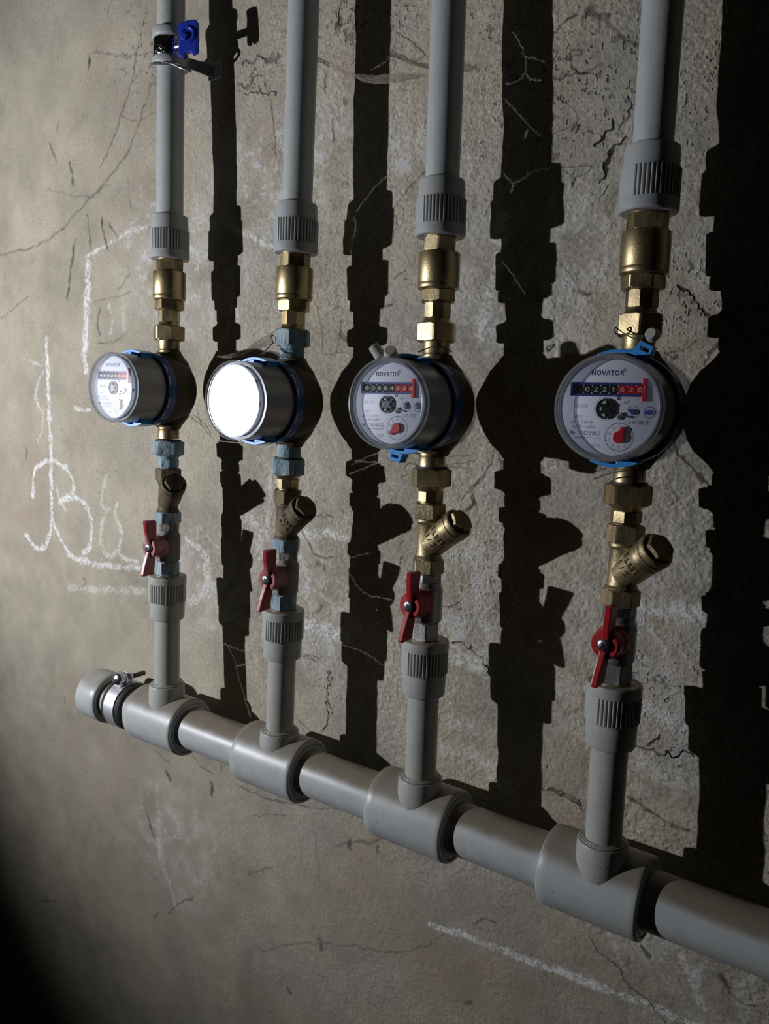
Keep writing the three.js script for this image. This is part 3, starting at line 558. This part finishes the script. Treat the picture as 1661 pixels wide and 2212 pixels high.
{
  const o = onHeader(thing('end_cap', 'rounded grey plastic cap closing the left end of the header', 'pipe cap'), -514);
  part('cap_shell', colored(along([[-17, 0], [-17, 22.5], [-16.4, 25], [-15, 26.4], [-12, 27.2], [0, 27.2], [8, 27.2], [15.2, 27], [16.4, 26.2], [16.9, 25.2], [16.9, 23.6], [16.2, 23.2], [16.2, RP], [10, RP], [10, 0]]), dusty(77, 0.5)), M.header, o);
}
{
  const o = onHeader(thing('pipe_clamp', 'zinc pipe clamp with black rubber lining next to the end cap', 'clamp'), -473);
  part('rubber_lining', along([[-14.5, RP], [-14.5, 23.6], [-13, 24.6], [-9.5, 24.8], [-9, 24.1], [9, 24.1], [9.5, 24.8], [13, 24.6], [14.5, 23.6], [14.5, RP], [-14.5, RP]]), M.rubber, o, 'black rubber lining with raised lips');
  part('metal_band', along([[-8, 24.2], [-8, 25.6], [8, 25.6], [8, 24.2], [-8, 24.2]]), M.galvanized, o, 'shiny steel band');
  const ears = plate([[-8, 0], [8, 0], [8, 9], [5.5, 12], [-5.5, 12], [-8, 9]], 2, 0.4);
  part('ear', [moved(ears, 0, 23.5, 6.4), moved(ears, 0, 23.5, -0.4)], M.steel, o);
  const bolt = part('bolt', [polar([[0, 0], [0, 3], [14, 3], [14, 7.2], [16, 8.2], [19, 8.0], [22, 6.6], [23.8, 3.6], [24.2, 0]], 32)].map((g) => g.rotateX(Math.PI / 2).translate(0, 30.5, -7)), M.steel, o, 'round-headed clamp bolt');
  part('hanger_rod', [polar([[0, 0], [0, 3.4], [26, 3.4], [26, 0]], 24).rotateX(-Math.PI / 2).translate(0, 12, -24.5), polar([[0, 0], [0, 2.6], [14, 2.6], [14, 0]], 24).rotateX(-Math.PI / 2).translate(2, 30.5, -6), polar([[-4, 0], [-4, 6], [2, 6], [2, 0]], 6).rotateX(-Math.PI / 2).translate(0, 12, -24)], M.wire, o, 'dark threaded rod into the wall');
}

// ---------- the clamp with the blue key on the leftmost pipe ----------
{
  const o = onRiser(thing('pipe_clamp', 'shiny pipe clamp with a blue plastic key near the top of the leftmost pipe', 'clamp'), 0, 585.5);
  const rib = (y0, y1) => polar([[y0, 12.6], [y0, 15.8], [y0 + 1, 16.7], [y0 + 2, 17], [y1 - 2, 17], [y1 - 1, 16.7], [y1, 15.8], [y1, 12.6], [y0, 12.6]], 64);
  part('plastic_ring', colored(rib(8, 16.5), spots(3)), M.fitUp, o);
  part('plastic_ring', colored(rib(-16, -8.5), spots(6)), M.fitUp, o);
  part('metal_band', polar([[-8.5, 12.6], [-8.5, 15.4], [-7, 16.0], [6.6, 16.0], [8, 15.4], [8, 12.6], [-8.5, 12.6]], 72), M.chrome, o, 'wrinkled shiny band');
  // the loop below the band and the strap that runs back to the wall
  const loop = [];
  for (let k = 0; k <= 24; k++) { const a = mix(-2.2, 1.9, k / 24); loop.push(V(Math.sin(a) * 18.6, -14 - 5 * Math.sin(a * 0.7 + 0.6), Math.cos(a) * 18.6 - 2)); }
  part('wire_loop', tube(loop, 1.5, 60, 8), M.chrome, o);
  part('wall_strap', [plate([[0, -4], [26, -6.5], [26, 5.5], [0, 5]], 2, 0.4).rotateY(Math.PI / 2 - 0.32).translate(17.5, -13, -6), plate([[-9, -7], [9, -7], [9, 7], [-9, 7]], 2.2, 0.4).translate(27, -13, -30.5)], M.chrome, o);
  const key = [[-8, -13], [-3.4, -14.6], [-1.5, -11], [2.4, -10.5], [4.6, -12.6], [8.6, -11.4], [9.2, 0], [8.8, 11], [6.6, 14], [-1, 13.4], [-8.4, 11.2], [-7.6, 0]];
  const k = part('key', [plate(key, 4.2, 1.2), new THREE.TorusGeometry(5.4, 1.4, 10, 28, Math.PI * 1.25).rotateZ(-1.3).translate(0.4, 2.4, 2.2), polar([[-1, 0], [-1, 3.2], [2.6, 3.0], [3.4, 2.2], [3.6, 0]], 24).rotateX(Math.PI / 2).translate(-2.2, 1, 1)], M.blueKey, o, 'blue plastic thumb key');
  k.rotation.y = 0.42;
  k.position.set(33 * MM, 0, 8 * MM);
  k.scale.set(1.12, 1.12, 1);
  part('key_shaft', polar([[0, 0], [0, 3.2], [19, 3.2], [19, 0]], 20).rotateZ(-Math.PI / 2).translate(13.5, -2, 5), M.steel, o);
}

// ---------- the water meters ----------
function dialMap(i) {
  const c = document.createElement('canvas');
  c.width = c.height = 640;
  const g = c.getContext('2d'), X = (u) => 320 + u * 320, Y = (v) => 320 - v * 320;
  g.fillStyle = '#e7ecfb';
  g.fillRect(0, 0, 640, 640);
  const say = (t, u, v, px, color = '#232a3c', align = 'left', weight = '') => { g.fillStyle = color; g.textAlign = align; g.font = weight + ' ' + px + 'px sans-serif'; g.fillText(t, X(u), Y(v)); };
  say('NOVATOR', -0.08, 0.68, 47, '#1d2b5c', 'center', 'bold');
  say('®', 0.27, 0.75, 38, '#1d2b5c', 'center');
  say('ЛК-15Х', -0.76, -0.01, 31, '#333a4c');
  say('90°C', -0.74, -0.235, 29, '#333a4c');
  say('Qn 1,5 m³/h', -0.80, -0.345, 29, '#333a4c');
  say('Gr AV 1MPa', -0.76, -0.445, 29, '#333a4c');
  say('№', -0.80, -0.585, 36, '#20242e', 'left', 'bold');
  say(['7426953', '7424405', '7424402', '7426957'][i], -0.60, -0.585, 38, '#20242e');
  g.fillStyle = '#30343f'; g.fillRect(X(-0.72), Y(-0.635), 190, 3);
  say('2017', -0.24, -0.84, 29, '#555b6b', 'center');
  say('x 0.0001', 0.63, -0.325, 36, '#2c3140', 'center');
  say('m³', 0.36, 0.09, 34, '#33407a', 'center');
  g.fillStyle = '#3a4050'; g.fillRect(X(0.16), Y(0.24), 26, 22); g.fillStyle = '#e7ecfb'; g.beginPath(); g.moveTo(X(0.175), Y(0.225)); g.lineTo(X(0.225), Y(0.225)); g.lineTo(X(0.2), Y(0.19)); g.fill();
  const dial = (u, v, r, digits, color) => {
    g.strokeStyle = color; g.lineWidth = 3.4; g.beginPath(); g.arc(X(u), Y(v), r * 320, 0, 7); g.stroke();
    for (let k = 0; k < 20; k++) { const a = k / 20 * Math.PI * 2, r0 = r * (k % 2 ? 0.93 : 0.87); g.lineWidth = 2.6; g.beginPath(); g.moveTo(X(u + Math.sin(a) * r0), Y(v + Math.cos(a) * r0)); g.lineTo(X(u + Math.sin(a) * r), Y(v + Math.cos(a) * r)); g.stroke(); }
    if (digits) for (let k = 0; k < 10; k++) { const a = k / 10 * Math.PI * 2; say(String(k), u + Math.sin(a) * r * 0.72, v + Math.cos(a) * r * 0.72 - 0.035, 27, '#3a3f70', 'center'); }
  };
  dial(0.25, -0.60, 0.295, true, '#2e3352');
  dial(0.50, -0.07, 0.125, false, '#4a5678');
  dial(0.84, -0.07, 0.115, false, '#4a5678');
  g.strokeStyle = '#6b7182'; g.lineWidth = 2.5; g.beginPath(); g.arc(X(-0.07), Y(-0.02), 0.24 * 320, 0, 7); g.stroke();
  const t = new THREE.CanvasTexture(c);
  t.colorSpace = THREE.SRGBColorSpace;
  return t;
}
// digits 0-9 in white on black, and on red, for the counter wheels
const digitMap = (() => {
  const c = document.createElement('canvas');
  c.width = 640; c.height = 256;
  const g = c.getContext('2d');
  ['#0a0a0c', '#a8111c'].forEach((bg, row) => { g.fillStyle = bg; g.fillRect(0, row * 128, 640, 128); for (let k = 0; k < 10; k++) { g.fillStyle = row ? '#f0b9b4' : '#e6e6e2'; g.textAlign = 'center'; g.font = '76px sans-serif'; g.fillText(String(k), k * 64 + 32, row * 128 + 92); } });
  const t = new THREE.CanvasTexture(c);
  t.colorSpace = THREE.SRGBColorSpace;
  return t;
})();
const digitMat = std({ name: 'counter_digits', map: digitMap, roughness: 0.45 });
function digitWheel(k, red) {          // a slice of a drum with its digit turned to the front
  const R = 6.2, w = 4.3, n = 10, pos = [], uv = [], idx = [], half = 0.5;
  for (let j = 0; j <= n; j++) { const a = mix(-half, half, j / n); for (const s of [0, 1]) { pos.push((s - 0.5) * w, Math.sin(a) * R, Math.cos(a) * R - R); uv.push((k + s) / 10, (red ? 0 : 0.5) + 0.5 * j / n); } }
  for (let j = 0; j < n; j++) { const a = j * 2; idx.push(a, a + 1, a + 3, a, a + 3, a + 2); }
  const sides = [];
  for (const s of [0, 1]) for (let j = 0; j < n; j++) { const a = j * 2 + s, b = a + 2, c = n * 2 + 2 + s; s ? sides.push(a, c, b) : sides.push(a, b, c); }
  for (const s of [0, 1]) { pos.push((s - 0.5) * w, 0, -R * 0.5); uv.push((k + 0.02) / 10, red ? 0.02 : 0.52); }
  const g = new THREE.BufferGeometry();
  g.setAttribute('position', new THREE.Float32BufferAttribute(pos, 3));
  g.setAttribute('uv', new THREE.Float32BufferAttribute(uv, 2));
  g.setIndex([...idx, ...sides]);
  return toCreasedNormals(g.toNonIndexed(), 0.7);
}
const flip2 = (g) => g.clone().rotateX(Math.PI);
const zPolar = (rows, n = 96, crease = 0.6) => polar(rows, n, crease).rotateX(Math.PI / 2);
function sector(r0, r1, a0, a1, depth, z, bevel = 0.4) {
  const pts = [];
  for (let k = 0; k <= 20; k++) { const a = mix(a0, a1, k / 20); pts.push([Math.sin(a) * r1, Math.cos(a) * r1]); }
  for (let k = 20; k >= 0; k--) { const a = mix(a0, a1, k / 20); pts.push([Math.sin(a) * r0, Math.cos(a) * r0]); }
  return plate(pts.reverse(), depth, bevel).translate(0, 0, z);
}
const YAW = [2.2, 0.4, 3.2, 6].map((d) => d * Math.PI / 180);
const READ = ['00421063', '00653274', '00664623', '00221620'];
const MLABEL = ['smallest round water meter on the leftmost riser, dial seen most from the side', 'round water meter with its dial washed out by glare, second from the left', 'round water meter with a milky seal lying on its top, third from the left', 'largest round water meter with a readable dial on the rightmost riser'];
function waterMeter(i) {
  const o = onRiser(thing('water_meter', MLABEL[i], 'water meter'), i, 275.3 + UP[i]);
  o.quaternion.multiply(new THREE.Quaternion().setFromAxisAngle(V(0, 1, 0), YAW[i]));
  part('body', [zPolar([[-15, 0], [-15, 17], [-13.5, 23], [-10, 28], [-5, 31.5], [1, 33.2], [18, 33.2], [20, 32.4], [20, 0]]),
    polar([[-40, 0], [-37.5, 12.6], [-33, 15.5], [-26, 21.5], [-18, 25.5], [-8, 27.5], [8, 27.5], [18, 25.5], [26, 21.5], [33, 15.5], [37.5, 12.6], [40, 0]], 64).scale(1, 1, 0.72)], M.brown, o, 'dark brass meter body with shade put into its colour');
  const neck = (y0, y1) => polar([[y0, 0], [y0, 10.3], [y0 + 1.4, 10.3], [y0 + 2, 9.8], [y0 + 2.8, 10.3], [y1, 10.3], [y1, 0]], 48);
  part('threaded_neck', colored(neck(36, 46.9), i === 1 ? crust(9) : tarnish(i + 2, 0.25)), i === 1 ? M.verdigris : M.brass, o);
  part('threaded_neck', colored(flip2(neck(36, 46.9)), i === 1 ? crust(6) : tarnish(i + 4, 0.25)), i === 1 ? M.verdigris : M.brass, o);
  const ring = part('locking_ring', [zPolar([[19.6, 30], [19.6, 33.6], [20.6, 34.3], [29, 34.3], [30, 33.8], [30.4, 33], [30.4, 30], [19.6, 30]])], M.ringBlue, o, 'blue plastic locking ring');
  for (const a of [0.95, 1.32, 1.95, 2.35, -0.9, -1.9]) part('ring_slot', sector(33.6, 34.55, a - 0.13, a + 0.13, 1.3, 28.4, 0.1), M.white, o, 'pale slot in the locking ring');
  const tabs = (a, w) => [sector(33.0, 35.4, a - w, a + w, 15, 37.6), sector(31.2, 35.4, a - w, a - w * 0.1, 14, 37.2), sector(31.2, 35.4, a + w * 0.55, a + w, 14, 37.2)];
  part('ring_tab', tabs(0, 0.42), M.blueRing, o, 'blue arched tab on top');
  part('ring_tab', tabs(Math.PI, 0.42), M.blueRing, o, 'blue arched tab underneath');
  if (i > 1) {
    const a = i === 3 ? 0.36 : Math.PI + 0.12;
    const box = plate([[-5.6, 0], [5.6, 0], [5.0, 6.2], [-3.6, 7.0]], 9, 0.5, [[[-2, 2.2], [3.4, 1.8], [3.4, 3.6], [-2, 4.2]]]);
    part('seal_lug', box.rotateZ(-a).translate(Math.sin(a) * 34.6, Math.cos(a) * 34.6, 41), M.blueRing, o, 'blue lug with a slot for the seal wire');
  }
  part('housing', zPolar([[30.2, 0], [30.2, 30.4], [30.6, 31], [44, 31.0], [44.4, 31.3], [61.4, 31.3], [62, 30.8], [62, 29.6], [61, 29.2], [61, 0]]), M.shell, o, 'grey cylindrical housing');
  part('clear_rim', zPolar([[62.1, 28.6], [62.1, 31.2], [66.6, 31.5], [68.2, 31.2], [69.2, 30.3], [69.3, 29.4], [68.6, 28.8], [67.9, 28.9], [67.9, 28.2], [67.4, 27.9], [62.1, 28.6]], 128), M.glass, o, 'clear plastic rim');
  part('clear_window', new THREE.CircleGeometry(27.9, 72).translate(0, 0, 67.3), M.pane, o, 'clear front window');
  const dialG = zPolar([[61.6, 0], [61.6, 27.6], [63.3, 27.9], [63.5, 27.6], [63.5, 0]], 72), dp = dialG.attributes.position, du = dialG.attributes.uv;
  for (let k = 0; k < dp.count; k++) du.setXY(k, dp.getX(k) / 27.6 / 2 + 0.5, dp.getY(k) / 27.6 / 2 + 0.5);
  const D = 27.6, U = (u) => u * D;
  const dial = part('dial', dialG, std({ name: 'dial_print', map: dialMap(i), roughness: 0.5 }), o, 'white printed dial');
  // the counter: a blue frame, eight digit wheels, a red flag bar on its right
  const cu = -0.06, cv = 0.385;
  const frame = part('counter', plate([[U(-0.84), U(0.53)], [U(0.74), U(0.53)], [U(0.74), U(0.24)], [U(-0.84), U(0.24)]].reverse(), 1.2, 0.25, [[[U(-0.77), U(0.475)], [U(0.70), U(0.475)], [U(0.70), U(0.295)], [U(-0.77), U(0.295)]]]).translate(0, 0, 64.1), M.navy, o, 'blue counter frame');
  for (let k = 0; k < 8; k++) {
    const w = part('digit_wheel', digitWheel(+READ[i][k], k > 4), i === 3 && k === 0 ? M.black : digitMat, frame, k > 4 ? 'red wheel' : undefined);
    w.position.set(U(-0.665 + k * 0.183) * MM, U(0.385) * MM, 64.05 * MM);
  }
  part('red_flag', plate([[U(0.66), U(0.62)], [U(0.755), U(0.62)], [U(0.755), U(0.15)], [U(0.66), U(0.15)], [U(0.66), U(0.27)], [U(0.70), U(0.30)], [U(0.70), U(0.47)], [U(0.66), U(0.50)]].reverse(), 1.5, 0.2).translate(0, 0, 64.6), M.redFlag, frame, 'red end bar');
  const star = [];
  for (let k = 0; k < 48; k++) { const a = k / 48 * Math.PI * 2, u = (k / 8) % 1, r = 0.105 + 0.08 * (u > 0.3 && u < 0.66 ? 1 : 0); star.push([U(r) * Math.cos(a), U(r) * Math.sin(a)]); }
  part('star_wheel', [plate(star, 1.6, 0.2).translate(U(-0.05), U(-0.02), 64.5), zPolar([[63.5, U(0.195)], [63.5, U(0.215)], [64.5, U(0.215)], [64.5, U(0.195)], [63.5, U(0.195)]], 48).translate(U(-0.06), U(-0.02), 0)], i === 2 ? M.starGrey : M.black, o, 'six-toothed flow star');
  const ang = [-0.35, 2.0, 2.25, -0.42][i];
  const drop = [];
  for (let k = 0; k <= 28; k++) { const a = mix(0.5, Math.PI * 2 - 0.5, k / 28); drop.push([Math.sin(a) * U(0.125), Math.cos(a) * U(0.125)]); }
  drop.push([-U(0.05), U(0.17)], [-U(0.035), U(0.23)], [U(0.035), U(0.23)], [U(0.05), U(0.17)]);
  part('red_pointer', plate(drop, 1.8, 0.35).rotateZ(ang).translate(U(0.25), U(-0.60), 64.75), M.redFlag, o, 'red teardrop pointer');
  for (const [k, u] of [[0, 0.50], [1, 0.84]]) part('small_pointer', plate([...circlePts(U(0.055), 16).slice(0, 12), [U(0.05), -U(0.10)], [U(0.075), -U(0.06)]], 1.2, 0.15).rotateZ(0.6 + k * 0.5 + i).translate(U(u), U(-0.07), 64.3), M.smallBlue, o);
  part('gear_piece', [plate([[U(0.24), U(-0.10)], [U(0.30), U(-0.08)], [U(0.32), U(-0.145)], [U(0.47), U(-0.15)], [U(0.47), U(-0.19)], [U(0.28), U(-0.18)]].reverse(), 1, 0.15).translate(0, 0, 64.1), plate(circlePts(U(0.05), 14, U(0.24), U(-0.19)), 1, 0.15).translate(0, 0, 64.1)], M.starGrey, o);
  return o;
}


for (let i = 0; i < 4; i++) {
  riserPipe(i);
  adapter(i, 398 + UP[i], false, 'grey ribbed adapter above the brass check valve of the ' + RISER[i], M.fitUp);
  checkValve(i);
  unionFitting(i, true);
  waterMeter(i);
  unionFitting(i, false);
  strainer(i);
  ballValve(i);
  adapter(i, 92 + LOW[i], true, 'grey ribbed adapter under the red-handled valve of the ' + RISER[i], M.fitLow);
  stubPipe(i);
}

// ---------- seals, wires and cobwebs ----------
const P3 = (a, k) => V(a[k], a[k + 1], a[k + 2]);
const strandPts = (a) => { const p = []; for (let k = 0; k < a.length; k += 3) p.push(P3(a, k)); return p; };
function wireSeal(label, strands, seals) {
  const o = thing('wire_seal', label, 'seal');
  const at = strandPts(strands[0])[0];
  o.position.copy(at.clone().multiplyScalar(MM));
  part('wire', strands.map((s) => tube(strandPts(s).map((p) => p.sub(at)), 0.45, 40, 6)), M.wire, o);
  for (const [x, y, z, r, h, rx, rz] of seals) part('seal_body', polar([[0, 0], [0, r * 0.9], [0.5, r], [h - 0.8, r * 0.86], [h, r * 0.7], [h, 0]], 24).rotateX(rx).rotateZ(rz).translate(x - at.x, y - at.y, z - at.z), M.sealPlastic, o, 'milky plastic seal');
}
wireSeal('thin wire looped on the blue-green nut above the second meter', WIRES.m2, []);
wireSeal('milky plastic seal with wire lying on top of the third meter', WIRES.m3, [[58.5, 1115.5, 90, 4.6, 10, 0.3, 0.6], [71, 1113.5, 93, 5.2, 11, 0.9, -0.5]]);
wireSeal('round milky seal on a wire at the union nut above the rightmost meter', WIRES.m4, [[243, 1129.6, 60, 4.4, 5, 1.3, 0.2]]);
wireSeal('thin sealing wire slung across the neck under the rightmost meter', WIRES.m4b, []);

const WEBLABEL = ['dusty cobweb hammock slung between the second and third grey pipes near the top', 'branching cobweb in the dark shadow right of the third pipe near the top', 'thin cobweb threads in the shadow beside the third upper adapter', 'cobweb clump between the leftmost and second meters', 'long cobweb threads in the shadow between the second and third valves', 'cobweb threads in the shadow right of the third meter', 'long cobweb running down the shadow to the second tee', 'dusty cobweb veil hanging onto the top of the second meter', 'fine cobweb in the shadow beside the second upper adapter', 'cobweb threads drooping between the second and third union nuts'];
WEBS.forEach((strands, w) => {
  const o = thing('cobweb', WEBLABEL[w], 'cobweb', undefined);
  const all = strands.map(strandPts), at = all[0][0].clone();
  o.position.copy(at.clone().multiplyScalar(MM));
  const geos = [];
  all.forEach((pts, k) => {
    const curve = new THREE.CatmullRomCurve3(pts.map((p) => p.clone().sub(at)));
    for (let rep = 0; rep < 3; rep++) {
      const q = curve.getPoints(26).map((p, n, a) => p.add(V(rnd() - 0.5, rnd() - 0.5, rnd() - 0.5).multiplyScalar(rep && n && n < a.length - 1 ? 2.2 : 0.3)));
      geos.push(tube(q, 0.05 + 0.07 * rnd(), 60, 4));
    }
  });
  const net = part('threads', geos, M.web, o);
  net.userData.kind = 'stuff';
  const sheet = (A, B) => {
    const ca = new THREE.CatmullRomCurve3(A.map((p) => p.clone().sub(at))), cb = new THREE.CatmullRomCurve3(B.map((p) => p.clone().sub(at))), n = 40, pos = [], uv = [], idx = [];
    for (let k = 0; k <= n; k++) for (let s = 0; s <= 4; s++) { const p = ca.getPoint(k / n).lerp(cb.getPoint(k / n), s / 4); pos.push(p.x, p.y, p.z + 1.5 * (vn(k / 3, s) - 0.5)); uv.push(k / n, s / 4); }
    for (let k = 0; k < n; k++) for (let s = 0; s < 4; s++) { const a = k * 5 + s; idx.push(a, a + 5, a + 6, a, a + 6, a + 1); }
    const g = new THREE.BufferGeometry();
    g.setAttribute('position', new THREE.Float32BufferAttribute(pos, 3)); g.setAttribute('uv', new THREE.Float32BufferAttribute(uv, 2)); g.setIndex(idx); g.computeVertexNormals();
    return g;
  };
  if (w === 0) part('veil', sheet(all[0], all[1]), M.veil, o, 'dust-laden sheet of web');
  if (w === 7) part('veil', sheet(all[0], all[2].concat(all[1][1])), M.veil, o, 'dust-laden sheet of web');
});

renderer.render(scene, camera);
